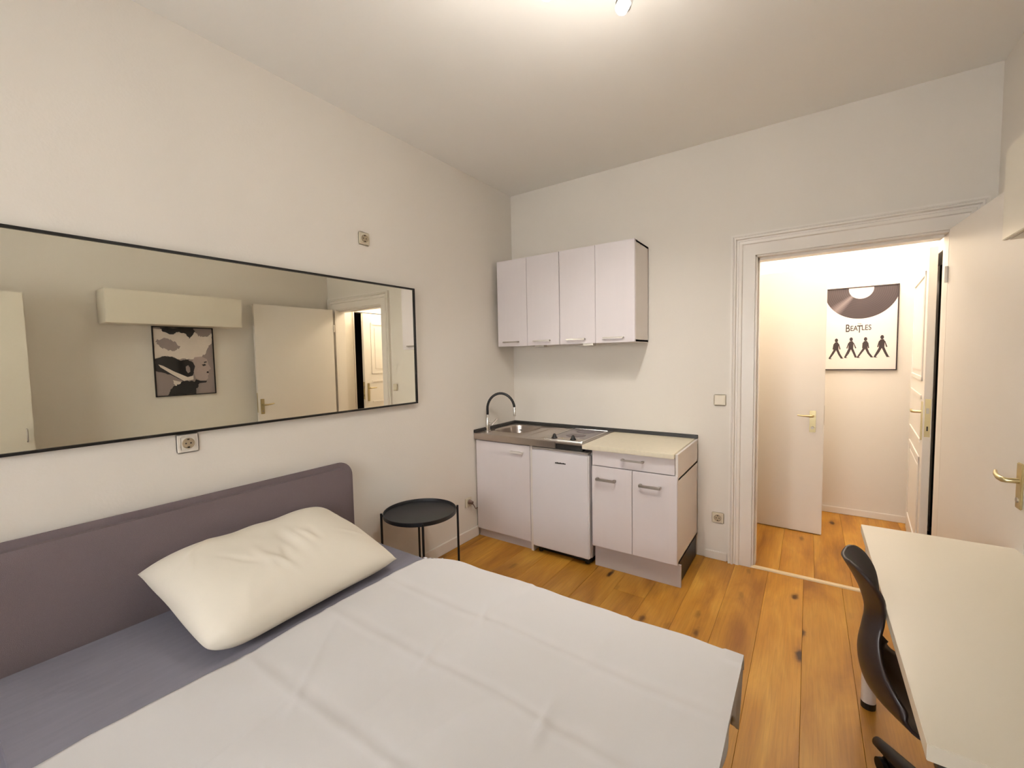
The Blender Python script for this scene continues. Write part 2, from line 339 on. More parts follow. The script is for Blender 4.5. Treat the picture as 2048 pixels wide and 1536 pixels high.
# room door, open against the right wall. Built along local -y from the hinge, then rotated
d1 = struct_root('door_1', (0, 0, 0))
lw = 0.968
obj('leaf', box(-0.02, 0.02, -lw, 0.0, 0.012, 2.198), M_door, d1, bevel=0.002)
obj('leaf_rebate', box(0.02, 0.034, -lw+0.012, -0.004, 0.020, 2.188), M_door, d1, bevel=0.002)
lever_handle(d1, -lw+0.044, 1.018, -0.02, -1, 1)
obj('lock_plate', box(-0.012, 0.012, -lw-0.0015, -lw+0.001, 0.93, 1.16), M_brass, d1)
for z in (0.25, 1.95): obj('hinge', tube([(-0.026, 0.004, z-0.045), (-0.026, 0.004, z+0.045)], 0.008, 10), M_trim, d1)
d1.location = (OX1+0.010, -0.052, 0); d1.rotation_euler = (0, 0, math.atan2(0.058, 0.93))

# hall door leaf, stands open across the hall, hinged on the hall's left wall
d2 = struct_root('door_2', (0, 0, 0))
lf = obj('leaf', box(0, 0.78, -0.02, 0.02, 0.008, 2.21), M_door, d2, bevel=0.003)
obj('handle_plate', box(0.78-0.098, 0.78-0.054, -0.028, -0.02, 0.865, 1.045), M_brass, d2, bevel=0.003)
obj('door_lever', tube([(0.704, -0.026, 1.002), (0.704, -0.062, 1.002), (0.692, -0.068, 1.002), (0.60, -0.066, 1.006)], [0.010, 0.010, 0.009, 0.005], 12), M_brass, d2, smooth=True)
obj('thumb_turn', tube([(0.704, -0.026, 0.905), (0.704, -0.045, 0.905)], 0.012, 14), M_silver, d2)
obj('latch_plate', box(0.7795, 0.7815, -0.01, 0.01, 0.93, 1.09), M_silver, d2)
d2.location = (1.678, 0.955, 0); d2.rotation_euler = (0, 0, math.radians(-3.0))

# ajar door in the hall's right wall, panelled, hinged at its far end
d3 = struct_root('door_3', (HX1, RY1, 0))
obj('door_frame', merge(box(HX1-0.015, HX1+0.11, RY0, RY0+0.02, 0, RZ), box(HX1-0.015, HX1+0.11, RY1-0.03, RY1, 0, RZ), box(HX1-0.015, HX1+0.11, RY0, RY1, RZ-0.04, RZ)), M_trim, d3, bevel=0.003)
lroot = D.objects.new('leaf_group', None)
LW3 = 1.055
mt = Matrix.Translation((HX1-0.004, RY1-0.045, 0)) @ Matrix.Rotation(math.radians(-4.6), 4, 'Z')
def b3(*a): return xform(box(*a), mt)
pan = [b3(-0.04, 0.0, -LW3, 0.0, 0.01, 2.19)]
leaf3 = obj('leaf', merge(*pan), M_door, d3, bevel=0.003)
for (za, zb) in ((0.16, 0.80), (1.32, 2.06)):
    obj('leaf_panel', merge(b3(-0.047, -0.04, -LW3+0.13, -0.13, za, za+0.03), b3(-0.047, -0.04, -LW3+0.13, -0.13, zb-0.03, zb), b3(-0.047, -0.04, -LW3+0.13, -LW3+0.16, za, zb), b3(-0.047, -0.04, -0.16, -0.13, za, zb), b3(-0.045, -0.04, -LW3+0.2, -0.2, za+0.07, zb-0.07)), M_door, d3, bevel=0.002)
obj('leaf_panel', merge(b3(-0.047, -0.04, -LW3+0.13, -0.13, 0.90, 0.925), b3(-0.047, -0.04, -LW3+0.13, -0.13, 1.2, 1.225)), M_door, d3, bevel=0.002)
obj('handle_plate', b3(-0.048, -0.04, -LW3+0.04, -LW3+0.08, 0.93, 1.19), M_brass, d3, bevel=0.003)
obj('door_lever', xform(tube([(-0.045, -LW3+0.06, 1.12), (-0.085, -LW3+0.06, 1.12), (-0.092, -LW3+0.07, 1.12), (-0.09, -LW3+0.17, 1.12)], [0.009, 0.009, 0.009, 0.007], 12), mt), M_brass, d3, smooth=True)
obj('lock_plate', b3(-0.034, -0.006, -LW3-0.002, -LW3+0.001, 0.96, 1.21), M_brass, d3, bevel=0.0005)
obj('latch', b3(-0.028, -0.014, -LW3-0.010, -LW3, 1.115, 1.15), M_silver, d3)
obj('keyhole', b3(-0.024, -0.016, -LW3-0.003, -LW3, 1.0, 1.03), M_void, d3)
D.objects.remove(lroot)

# ------------------------------------------------------------------ floor-standing kitchen
KY = -0.615
# sink base unit (left)
t = thing('sink_cabinet', (0.29, -0.3, 0), 'white single-door base cabinet under the steel sink, beside the left wall', 'cabinet')
obj('body', merge(box(0.012, 0.030, -0.595, -0.005, 0.06, 0.845), box(0.556, 0.577, -0.612, -0.005, 0.0, 0.845), box(0.012, 0.56, -0.595, -0.005, 0.06, 0.078), box(0.012, 0.56, -0.02, -0.005, 0.06, 0.845)), M_edge, t, bevel=0.001)
dr = obj('door', box(0.014, 0.553, KY-0.002, -0.597, 0.075, 0.838), M_cab, t, bevel=0.002)
obj('handle', merge(box(0.375, 0.50, KY-0.020, KY-0.002, 0.776, 0.786), box(0.375, 0.50, KY-0.022, KY-0.018, 0.766, 0.786)), M_edge, dr, bevel=0.002, label='white moulded grip')
obj('plinth', box(0.014, 0.556, -0.590, -0.575, 0.0, 0.062), M_plinth, t)
# fridge
t = thing('fridge', (0.82, -0.3, 0), 'white under-counter fridge between the two base cabinets, small dark badge on its door', 'fridge')
obj('body', box(0.582, 1.060, -0.575, -0.02, 0.045, 0.835), M_fridge, t, bevel=0.006)
obj('under_fridge_shade', box(0.60, 1.045, -0.56, -0.05, 0.003, 0.045), M_black, t)  # black box put in as the shadow under the fridge
dr = obj('door', box(0.582, 1.062, -0.632, -0.580, 0.055, 0.826), M_fridge, t, bevel=0.008, seg=3)
obj('grip_strip', box(0.586, 1.058, -0.636, -0.582, 0.828, 0.842), M_silver, t, bevel=0.003, label='grey strip along the door top')
obj('badge', merge(*[box(0.790+0.0128*i, 0.790+0.0128*i+0.0105, -0.6335, -0.632, 0.735, 0.744+0.002*(i % 2)) for i in range(7)]), M_seal, dr)
for x in (0.62, 1.02):
    for y in (-0.57, -0.08): obj('foot', tube([(x, y, 0), (x, y, 0.046)], 0.018, 12), M_rubber, t)
# drawer base unit (right)
t = thing('base_cabinet', (1.37, -0.3, 0), 'white base cabinet with one drawer over two doors, next to the doorway', 'cabinet')
X0, X1 = 1.078, 1.668
obj('body', merge(box(X0, X0+0.016, -0.605, -0.005, 0.16, 0.865), box(X1-0.016, X1, -0.605, -0.005, 0.165, 0.893), box(X0, X1, -0.59, -0.005, 0.165, 0.183), box(X0, X1, -0.02, -0.005, 0.165, 0.865), box(X0, X1, -0.59, -0.005, 0.72, 0.735)), M_edge, t, bevel=0.001)
dr = obj('drawer', box(X0+0.004, X1-0.018, KY+0.004, -0.597, 0.757, 0.868), M_cab, t, bevel=0.0015, label='drawer front, greyer than the doors')
def bar_handle(par, xa, xb, yf, z, m=M_silver, t_=0.009, h=0.012, out=0.030):
    return obj('handle', merge(box(xa, xa+0.020, yf-out, yf, z-h*0.55, z+h*0.55), box(xb-0.020, xb, yf-out, yf, z-h*0.55, z+h*0.55), box(xa, xb, yf-out-t_*0.4, yf-out+t_*0.8, z-h*0.5, z+h*0.5)), m, par, bevel=0.003)
bar_handle(dr, 1.30, 1.455, KY+0.004, 0.822)
da = obj('door', box(X0+0.003, 1.371, KY-0.004, -0.597, 0.170, 0.752), M_cab, t, bevel=0.002)
db = obj('door', box(1.375, X1-0.001, KY-0.004, -0.597, 0.170, 0.752), M_cab, t, bevel=0.002)
bar_handle(da, 1.118, 1.262, KY-0.004, 0.665, h=0.018); bar_handle(db, 1.424, 1.570, KY-0.004, 0.665, h=0.018)
obj('plinth', box(X0, X1+0.012, -0.565, -0.549, 0.0, 0.152), M_plinth, t, bevel=0.001, label='loose grey-white plinth board set back under the doors')
obj('dark_side_panel', box(X1-0.02, X1-0.006, -0.548, -0.02, 0.0, 0.160), M_black, t, label='dark recessed panel under the side')  # dark panel closing the space under the cabinet side
for x in (X0+0.05, X1-0.06):
    for y in (-0.50, -0.07): obj('foot', tube([(x, y, 0), (x, y, 0.165)], [0.022, 0.017], 12), M_black, t)

# steel sink top
t = thing('kitchen_sink', (0.3, -0.3, 0.855), 'stainless steel sink top with rounded basin and drainer, left end of the kitchen', 'sink')
def ring_plate(x0, x1, y0, y1, z, hc, hw, hh, depth, p=3.2, shrink=0.85, n=64, rim=0.004):
    V, F = [], []
    cxx, cyy = hc
    for k in range(n):
        a = 2*math.pi*k/n; c, s = math.cos(a), math.sin(a)
        tx = ((x1-cxx) if c > 0 else (cxx-x0))/max(abs(c), 1e-6); ty = ((y1-cyy) if s > 0 else (cyy-y0))/max(abs(s), 1e-6)
        tt = min(tx, ty); V.append((cxx+c*tt, cyy+s*tt, z))
    # exact corners
    for X_, Y_ in ((x0, y0), (x1, y0), (x0, y1), (x1, y1)):
        i = min(range(n), key=lambda j: (V[j][0]-X_)**2+(V[j][1]-Y_)**2); V[i] = (X_, Y_, z)
    rings = [(1.06, 0), (1.03, rim), (1.0, 0), (0.985, -0.12), (0.95, -0.8), (0.90, -0.95), (shrink*0.93, -1.0), (0.3, -1.02), (0.02, -1.03)]
    for q, dz in rings:
        zz = z+(dz if dz >= 0 else dz*depth)
        for k in range(n):
            a = 2*math.pi*k/n; c, s = math.cos(a), math.sin(a)
            V.append((cxx+hw*q*math.copysign(abs(c)**(2/p), c), cyy+hh*q*math.copysign(abs(s)**(2/p), s), zz))
    for i in range(len(rings)):
        for k in range(n): F.append((i*n+k, i*n+(k+1) % n, (i+1)*n+(k+1) % n, (i+1)*n+k))
    return V, F
obj('basin_plate', ring_plate(0.004, 0.455, -0.625, -0.012, 0.900, (0.235, -0.295), 0.170, 0.190, 0.14), M_steel, t, smooth=True)
obj('drainer', ring_plate(0.455, 0.655, -0.625, -0.012, 0.900, (0.553, -0.32), 0.080, 0.235, 0.006, p=4, rim=0.002), M_steel, t, smooth=True)
obj('drain', lathe([(0.0, 0.004), (0.03, 0.004), (0.036, 0.0)], (0.235, -0.295, 0.758), 24), M_chrome, t, smooth=True)
obj('top_plate', box(0.655, 1.012, -0.625, -0.012, 0.890, 0.900), M_steel, t)
obj('front_lip', merge(box(0.004, 0.79, -0.631, -0.622, 0.847, 0.900), box(0.79, 1.012, -0.631, -0.622, 0.886, 0.900)), M_steel, t, bevel=0.003)
obj('drain_pipe', tube([(0.235, -0.295, 0.75), (0.235, -0.295, 0.5), (0.235, -0.03, 0.45)], 0.02, 12), M_seal, t)
obj('overflow_slot', box(0.10, 0.16, -0.125, -0.121, 0.855, 0.862), M_seal, t)
obj('gap_shade', box(0.79, 1.010, -0.618, -0.560, 0.846, 0.888), M_seal, t, label='dark block giving the shade in the gap above the fridge')  # dark block set between hob and fridge as the shade of that gap
# hob
t = thing('hob', (0.825, -0.33, 0.9), 'small two-plate hob with two black knobs, set into the steel top', 'hob')
obj('hob_frame', merge(box(0.665, 0.675, -0.58, -0.045, 0.900, 0.908), box(0.978, 0.992, -0.58, -0.045, 0.900, 0.910), box(0.665, 0.99, -0.055, -0.045, 0.900, 0.908), box(0.665, 0.99, -0.585, -0.575, 0.900, 0.905)), M_chrome, t, bevel=0.002)
obj('hob_surface', box(0.675, 0.978, -0.465, -0.055, 0.900, 0.905), M_glassdark, t)
obj('control_strip', box(0.675, 0.978, -0.575, -0.465, 0.900, 0.9045), M_steel, t)
for y in (-0.16, -0.35): obj('cooking_zone', lathe([(0.0, 0.0), (0.070, 0.0), (0.078, 0.0), (0.080, -0.001)], (0.827, y, 0.9062), 40), mat('zone_dark', (88, 76, 80), 0.3), t, smooth=True)
for x in (0.725, 0.885): obj('knob', lathe([(0.024, 0), (0.023, 0.004), (0.016, 0.010), (0.011, 0.028), (0.004, 0.034), (0.0, 0.034)], (x, -0.52, 0.9045), 24), M_rubber, t, smooth=True)
obj('indicator', lathe([(0.006, 0), (0.005, 0.003), (0, 0.004)], (0.79, -0.51, 0.9045), 12), M_brass, t)
# laminate worktop
t = obj('worktop', box(1.014, 1.651, -0.640, -0.022, 0.868, 0.899), M_lam, bevel=0.003)
props(t, 'cream speckled laminate worktop on the drawer cabinet, right of the hob', 'worktop')
# black upstand strips
t = thing('upstand_strip', (0.8, -0.01, 0.9), 'black sealing strip running round the back of the worktops', 'strip')
obj('strip', prism([(-0.001, 0.900), (-0.022, 0.900), (-0.014, 0.922), (-0.001, 0.926)], 0, 0.001, 1.668), M_seal, t, bevel=0.001)
obj('strip', prism([(0.001, 0.900), (0.022, 0.900), (0.014, 0.922), (0.001, 0.926)], 1, -0.628, -0.002), M_seal, t, bevel=0.001)
# faucet
t = thing('faucet', (0.075, -0.525, 0.9), 'chrome kitchen tap with a black arched hose over the basin', 'tap')
fx, fy = 0.075, -0.525
obj('tap_body', lathe([(0.0, 0), (0.027, 0), (0.027, 0.006), (0.019, 0.012), (0.018, 0.09), (0.016, 0.10), (0.013, 0.145), (0.010, 0.15)], (fx, fy, 0.9), 24), M_chrome, t, smooth=True)
ex, ey = 0.285, -0.42
arc = [(fx, fy, 1.035), (fx+0.001, fy, 1.07)]
for i in range(0, 19):
    a = math.pi*(1-i/18*0.96); c = (fx+ex)/2; cyy = (fy+ey)/2
    arc.append((c+(ex-fx)/2*math.cos(a), cyy+(ey-fy)/2*math.cos(a), 1.095+0.135*math.sin(a)))
obj('hose', tube(arc, 0.0108, 14), M_rubber, t, smooth=True, label='black flexible hose')
obj('nozzle', tube([arc[-1], (ex, ey, 1.095), (ex+0.001, ey, 1.035)], [0.008, 0.0115, 0.0115], 14), M_chrome, t, smooth=True)
obj('lever', merge(tube([(fx+0.012, fy+0.0, 0.968), (fx+0.045, fy+0.005, 0.968)], 0.012, 14), tube([(fx+0.042, fy+0.005, 0.966), (fx+0.088, fy+0.015, 1.014)], [0.009, 0.006], 12)), M_chrome, t, smooth=True)
# black cloth-like soap rest by the tap
# wall cabinets
def wall_cab(x0, x1, label, bx):
    t = thing('wall_cabinet', ((x0+x1)/2, -0.16, 1.632), label, 'cabinet', 'white wall cabinets over the kitchen')
    obj('body', merge(box(x0, x0+0.016, -0.300, -0.003, 1.632, 2.374), box(x1-0.016, x1, -0.300, -0.003, 1.632, 2.374), box(x0, x1, -0.300, -0.003, 1.634, 1.650), box(x0, x1, -0.300, -0.003, 2.356, 2.372), box(x0, x1, -0.012, -0.003, 1.632, 2.374)), M_edge, t, bevel=0.001)
    xm = (x0+x1)/2
    for a, b in ((x0+0.001, xm-0.0015), (xm+0.0015, x1-0.001)):
        d = obj('door', box(a, b, -0.320, -0.302, 1.632, 2.376), M_cab, t, bevel=0.002)
        c = a+(b-a)*0.47
        bar_handle(d, c-0.082, c+0.082, -0.320, 1.668, out=0.022, h=0.011)
    obj('bracket', box(bx-0.045, bx+0.045, -0.27, -0.21, 1.618, 1.634), M_silver, t, bevel=0.002)
wall_cab(0.054, 0.673, 'white two-door wall cabinet nearest the room corner, above the sink', 0.45)
wall_cab(0.676, 1.295, 'white two-door wall cabinet with exposed right side, nearest the doorway', 0.90)

# ------------------------------------------------------------------ switches and sockets
def socket(name, loc, normal, label, m, size=0.082, kind='socket', rnd=0.006, holes=3):
    """built facing -y at origin then turned; normal '-y' or '+x'"""
    t = thing(name, (0, 0, 0), label, kind)
    s = size/2
    obj('cover_plate', box(-s, s, -0.010, 0, -s, s), m, t, bevel=rnd, seg=3)
    if name == 'light_switch':
        obj('rocker', prism([(-0.010, -0.028), (-0.017, -0.028), (-0.012, 0.028), (-0.010, 0.028)], 0, -0.028, 0.028), m, t, bevel=0.002)
    else:
        V, F = [], []
        def lz(prof, n=28):
            g = lathe(prof, (0, 0, 0), n); return xform(g, Matrix.Rotation(math.radians(90), 4, 'X'))
        obj('inner_frame', merge(box(-0.029, 0.029, -0.013, -0.010, -0.029, 0.029)), m, t, bevel=0.003)
        obj('socket_well', lz([(0.0, 0.0135), (0.021, 0.0135), (0.022, 0.0160), (0.0245, 0.0155), (0.0245, 0.012)]), M_pin if holes == 0 else mat('well', (170, 152, 124), 0.5), t, smooth=True)
        for x in (-0.0095, 0.0095): obj('pin_hole', lz([(0.0, 0.0146), (0.0042, 0.0146), (0.0042, 0.0130)], 12) and xform(lz([(0.0, 0.0146), (0.0036, 0.0146), (0.0036, 0.0130)], 12), Matrix.Translation((x, 0, 0))), M_pin, t)
        for z in (0.015, -0.021): obj('earth_clip', box(-0.004, 0.004, -0.0165, -0.0135, z, z+0.006), M_pin, t)
    t.location = loc
    t.rotation_euler = (0, 0, {'-y': 0, '+x': math.radians(90)}[normal])
    return t
socket('light_switch', (1.816, 0, 1.195), '-y', 'cream square light switch on the wall between wall cabinet and doorway', M_plug, kind='switch')
socket('wall_socket', (1.810, 0, 0.318), '-y', 'cream wall socket low beside the door casing, right of the base cabinet', M_plug)
socket('wall_socket', (0, -1.666, 2.304), '+x', 'small cream socket high on the wall above the mirror', M_plug)
socket('wall_socket', (0, -2.673, 1.172), '+x', 'white rounded socket directly under the lower mirror edge', M_plugw, size=0.088, rnd=0.009)
t = thing('wall_socket', (0, -0.73, 0.325), 'socket with a brown cord low on the wall, left of the sink cabinet', 'socket')
obj('cover_plate', box(0, 0.010, -0.765, -0.685, 0.285, 0.365), M_plug, t, bevel=0.005, seg=3)
obj('plug', tube([(0.010, -0.722, 0.330), (0.045, -0.716, 0.322)], [0.019, 0.014], 16), M_cord, t, smooth=True)
cd = obj('cord', tube([(0.043, -0.716, 0.322), (0.05, -0.70, 0.29), (0.04, -0.675, 0.262), (0.02, -0.645, 0.25), (0.006, -0.61, 0.245), (0.006, -0.5, 0.24)], 0.0035, 8), M_cord, t, smooth=True)

# ------------------------------------------------------------------ mirror
MY0, MY1, MZ0, MZ1 = -3.42, -1.283, 1.220, 2.033
t = mir = thing('mirror', (0.025, -2.3, 1.6), 'large wide mirror in a thin black frame above the bed', 'mirror')
fw = 0.011
obj('mirror_frame', merge(box(0.012, 0.034, MY0, MY1, MZ0, MZ0+fw), box(0.012, 0.034, MY0, MY1, MZ1-fw, MZ1), box(0.012, 0.034, MY0, MY0+fw, MZ0+fw, MZ1-fw), box(0.012, 0.034, MY1-fw, MY1, MZ0+fw, MZ1-fw)), M_mframe, t, bevel=0.0015)
obj('mirror_glass', box(0.014, 0.025, MY0+fw, MY1-fw, MZ0+fw, MZ1-fw), M_mirror, t)
mir.rotation_euler = (0, 0.0024, -0.0066)

# ------------------------------------------------------------------ wall box cupboard and wardrobe on the right
t = thing('wall_cupboard', (3.02, -1.77, 1.9065), 'long low white cupboard hung on the wall above the desk', 'cupboard')
obj('body', box(2.9065, W-0.002, -2.3294, -1.2085, 1.9065, 2.2127), M_desk, t, bevel=0.002)
obj('flap', box(2.8907, 2.9055, -2.3294, -1.2085, 1.9065, 2.2127), M_desk, t, bevel=0.002)
t = thing('wardrobe', (2.95, -3.35, 0), 'tall white wardrobe seen at the left end of the mirror reflection', 'wardrobe')
obj('body', box(2.80, W-0.002, -4.05, -2.826, 0.0, 2.105), M_desk, t, bevel=0.002)
for a, b in ((-3.42, -2.829), (-4.047, -3.426)):
    d = obj('door', box(2.782, 2.799, a, b, 0.06, 2.102), M_desk, t, bevel=0.002)
    hy = b-0.04 if b > -3 else a+0.04
    obj('handle', tube([(2.782, hy, 0.93), (2.762, hy, 0.935), (2.758, hy, 0.98), (2.762, hy, 1.025), (2.782, hy, 1.03)], 0.005, 10), M_silver, d, smooth=True)

# ------------------------------------------------------------------ prints
def flat_poly(pts2, place): return [place(*p) for p in pts2], [tuple(range(len(pts2)))]
def thick(pts2, place3, d0, d1):
    n = len(pts2); V = [place3(p[0], p[1], d0) for p in pts2]+[place3(p[0], p[1], d1) for p in pts2]
    return V, [tuple(range(n)), tuple(range(n, 2*n))[::-1]]+[(i, (i+1) % n, (i+1) % n+n, i+n) for i in range(n)]
# poster in the hall (faces -y)
PX0, PX1, PZ0, PZ1 = 2.452, 2.982, 1.358, 2.110
t = thing('poster', ((PX0+PX1)/2, HB-0.01, PZ0), 'framed record poster with black lettering on the hall wall, seen through the doorway', 'poster')
pf = 0.009
obj('poster_frame', merge(box(PX0, PX1, HB-0.022, HB-0.001, PZ0, PZ0+pf), box(PX0, PX1, HB-0.022, HB-0.001, PZ1-pf, PZ1), box(PX0, PX0+pf, HB-0.022, HB-0.001, PZ0, PZ1), box(PX1-pf, PX1, HB-0.022, HB-0.001, PZ0, PZ1)), M_ink, t, bevel=0.001)
obj('print', box(PX0+pf, PX1-pf, HB-0.014, HB-0.002, PZ0+pf, PZ1-pf), M_paper, t)
pc = (2.722, 2.09)
def clipdisc(R, c, n=72):
    pts = []
    for k in range(n+1):
        a = math.pi+math.pi*k/n
        x, z = c[0]+R*math.cos(a), c[1]+R*math.sin(a)
        pts.append((min(max(x, PX0+pf), PX1-pf), z))
    pts.append((min(PX1-pf, c[0]+R), PZ1-pf)); pts.append((max(PX0+pf, c[0]-R), PZ1-pf)); return pts
P3 = lambda x, z, d: (x, HB-0.014-d, z)
obj('record_print', thick(clipdisc(0.267, pc), P3, 0.0, 0.0006), M_vinyl, t, origin=(pc[0], HB-0.0145, pc[1]))
obj('record_label_print', thick(clipdisc(0.088, pc), P3, 0.0006, 0.0012), M_paper, t)
def glyphs(spec):
    """spec: list of (text, x centre, z baseline, height, x squeeze)"""
    gs = []
    for s, x, z, h, sq in spec:
        cu = D.curves.new('glyph', 'FONT'); cu.body = s; cu.size = 1.0; cu.align_x = 'CENTER'; cu.extrude = 0.0; cu.offset = 0.012
        ob = D.objects.new('glyph', cu); COL.objects.link(ob); me = D.meshes.new_from_object(ob)
        k = h/0.70
        gs.append(([(x+v.co.x*k*sq, HB-0.0150, z+v.co.y*k) for v in me.vertices], [tuple(p.vertices) for p in me.polygons]))
        D.objects.remove(ob); D.curves.remove(cu); D.meshes.remove(me)
    return merge(*gs)
zb = 1.712
spec = [('B', 2.632, zb-0.004, 0.068, 0.62)]
for ch, x in zip('EA', (2.662, 2.689)): spec.append((ch, x, zb+0.004, 0.046, 0.72))
spec += [('T', 2.717, zb-0.014, 0.066, 0.62)]
for ch, x in zip('LES', (2.742, 2.766, 2.790)): spec.append((ch, x, zb+0.008, 0.046, 0.72))
spec.append(('THE', 2.716, 1.772, 0.010, 1.0))
obj('lettering', glyphs(spec), M_ink, t)
# four plain walking figures
def figure(x, z0, h, k):
    s = h/1.0; gs = []
    q = lambda px, pz: (x+px*s*0.86, z0+pz*s)
    el = [q(0.075*math.cos(a*math.pi/8), 0.90+0.095*math.sin(a*math.pi/8)) for a in range(16)]
    gs.append(el)
    gs.append([q(-0.07, 0.80), q(0.07, 0.81), q(0.11, 0.72), q(0.10, 0.45), q(-0.12, 0.45), q(-0.11, 0.72)])
    a = (0.0, 0.04, -0.03, 0.02)[k]
    gs.append([q(-0.11, 0.46), q(0.02, 0.46), q(-0.12+a, 0.22), q(-0.25+a, 0.03), q(-0.17+a, 0.0), q(-0.30+a, -0.01), q(-0.34+a, 0.03)])
    gs.append([q(-0.02, 0.46), q(0.10, 0.46), q(0.19, 0.24), q(0.31-a, 0.04), q(0.36-a, 0.01), q(0.22-a, 0.01), q(0.10, 0.20)])
    gs.append([q(0.08, 0.76), q(0.13, 0.72), q(0.20+a, 0.47), q(0.15+a, 0.45)])
    gs.append([q(-0.08, 0.76), q(-0.13, 0.72), q(-0.17-a, 0.47), q(-0.12-a, 0.45)])
    return merge(*[thick(g, P3, 0.0, 0.0008+0.0001*i) for i, g in enumerate(gs)])
for k, (x, z0, h) in enumerate(((2.552, 1.462, 0.190), (2.660, 1.470, 0.188), (2.762, 1.470, 0.186), (2.876, 1.472, 0.198))):
    obj('figure_print', figure(x, z0, h, k), M_ink, t)

# portrait on the right wall (faces -x), seen in the mirror
QY0, QY1, QZ0, QZ1 = -1.941, -1.404, 1.186, 1.905
t = thing('picture', (W-0.01, (QY0+QY1)/2, QZ0), 'framed black-and-white portrait under the long cupboard, reflected in the mirror', 'picture')
qf = 0.010
obj('picture_frame', merge(box(W-0.022, W-0.001, QY0, QY1, QZ0, QZ0+qf), box(W-0.022, W-0.001, QY0, QY1, QZ1-qf, QZ1), box(W-0.022, W-0.001, QY0, QY0+qf, QZ0, QZ1), box(W-0.022, W-0.001, QY1-qf, QY1, QZ0, QZ1)), M_mframe, t, bevel=0.001)
obj('print', box(W-0.014, W-0.002, QY0+qf, QY1-qf, QZ0+qf, QZ1-qf), mat('print_grey', (150, 136, 132), 0.6, noise=0.08, nscale=5), t)
def Q3(u, v, d): return (W-0.014-d, QY0+qf+u*(QY1-QY0-2*qf), QZ1-qf-v*(QZ1-QZ0-2*qf))
G_l = mat('print_light', (226, 214, 202), 0.6, noise=0.12, nscale=9); G_m = mat('print_mid', (150, 136, 132), 0.6, noise=0.15, nscale=12); G_d = mat('print_dark', (34, 33, 36), 0.6, noise=0.2, nscale=14)
G_f = mat('print_skin', (178, 160, 154), 0.6, noise=0.12, nscale=8)
rj = random.Random(3)
def blob(pts, j=0.012, per=5):
    out = []
    for i in range(len(pts)):
        a, b = pts[i], pts[(i+1) % len(pts)]
        for k in range(per):
            f_ = k/per; out.append((min(1, max(0, a[0]+(b[0]-a[0])*f_+rj.uniform(-j, j))), min(1, max(0, a[1]+(b[1]-a[1])*f_+rj.uniform(-j, j)))))
    return out
lay = [
 ('feather_print', G_l, blob([(0, 0.02), (0.5, 0.05), (1, 0.08), (0.98, 0.22), (0.92, 0.28), (0.86, 0.38), (0.74, 0.45), (0.56, 0.47), (0.4, 0.46), (0.2, 0.42), (0, 0.45)], 0.010)),
 ('feather_shadow_print', G_m, blob([(0.02, 0.2), (0.2, 0.16), (0.34, 0.2), (0.42, 0.29), (0.32, 0.36), (0.2, 0.33), (0.08, 0.28)], 0.02)),
 ('feather_shadow_print', G_m, blob([(0.70, 0.04), (0.98, 0.02), (0.97, 0.10), (0.84, 0.12), (0.76, 0.11)], 0.015)),
 ('foliage_print', G_d, blob([(0.10, 0), (0.66, 0), (0.70, 0.05), (0.60, 0.16), (0.52, 0.08), (0.40, 0.06), (0.30, 0.10), (0.16, 0.06)], 0.012)),
 ('arm_print', G_d, blob([(0, 0.46), (0.14, 0.42), (0.28, 0.43), (0.42, 0.49), (0.52, 0.47), (0.64, 0.52), (0.68, 0.62), (0.62, 0.70), (0.56, 0.78), (0.44, 0.80), (0.3, 0.72), (0.12, 0.66), (0, 0.64)], 0.006)),
 ('face_print', G_f, [(0.62, 0.50), (0.66, 0.44), (0.78, 0.43), (0.88, 0.47), (0.895, 0.52), (0.90, 0.55), (0.935, 0.60), (0.945, 0.625), (0.90, 0.645), (0.905, 0.67), (0.895, 0.685), (0.90, 0.71), (0.88, 0.73), (0.885, 0.77), (0.84, 0.80), (0.74, 0.80), (0.66, 0.76), (0.63, 0.66), (0.66, 0.58)]),
 ('strap_print', G_l, [(0.05, 0.54), (0.12, 0.56), (0.30, 0.65), (0.52, 0.74), (0.62, 0.72), (0.62, 0.78), (0.46, 0.80), (0.26, 0.69), (0.08, 0.58)]),
 ('glove_print', G_l, blob([(0.26, 0.77), (0.44, 0.81), (0.40, 0.87), (0.30, 0.86)], 0.01)),
 ('body_print', G_d, blob([(0.18, 1.0), (0.23, 0.90), (0.34, 0.85), (0.44, 0.80), (0.60, 0.80), (0.72, 0.83), (0.70, 0.88), (0.66, 0.93), (0.64, 1.0)], 0.012)),
 ('chin_shadow_print', G_d, [(0.66, 0.78), (0.74, 0.805), (0.86, 0.81), (0.84, 0.835), (0.72, 0.84), (0.64, 0.82)]),
 ('eye_print', G_d, [(0.78, 0.555), (0.84, 0.545), (0.86, 0.565), (0.81, 0.58)]),
 ('brow_print', G_d, [(0.82, 0.515), (0.87, 0.505), (0.875, 0.52), (0.83, 0.53)]),
 ('lips_print', G_d, [(0.865, 0.665), (0.895, 0.66), (0.90, 0.675), (0.895, 0.69), (0.86, 0.685)]),
 ('ear_print', G_m, [(0.50, 0.58), (0.54, 0.56), (0.57, 0.60), (0.57, 0.66), (0.53, 0.68), (0.50, 0.64)]),
]
for i, (nm, m_, pts) in enumerate(lay): obj(nm, thick(pts, Q3, 0.0, 0.0004+0.0003*i), m_, t)

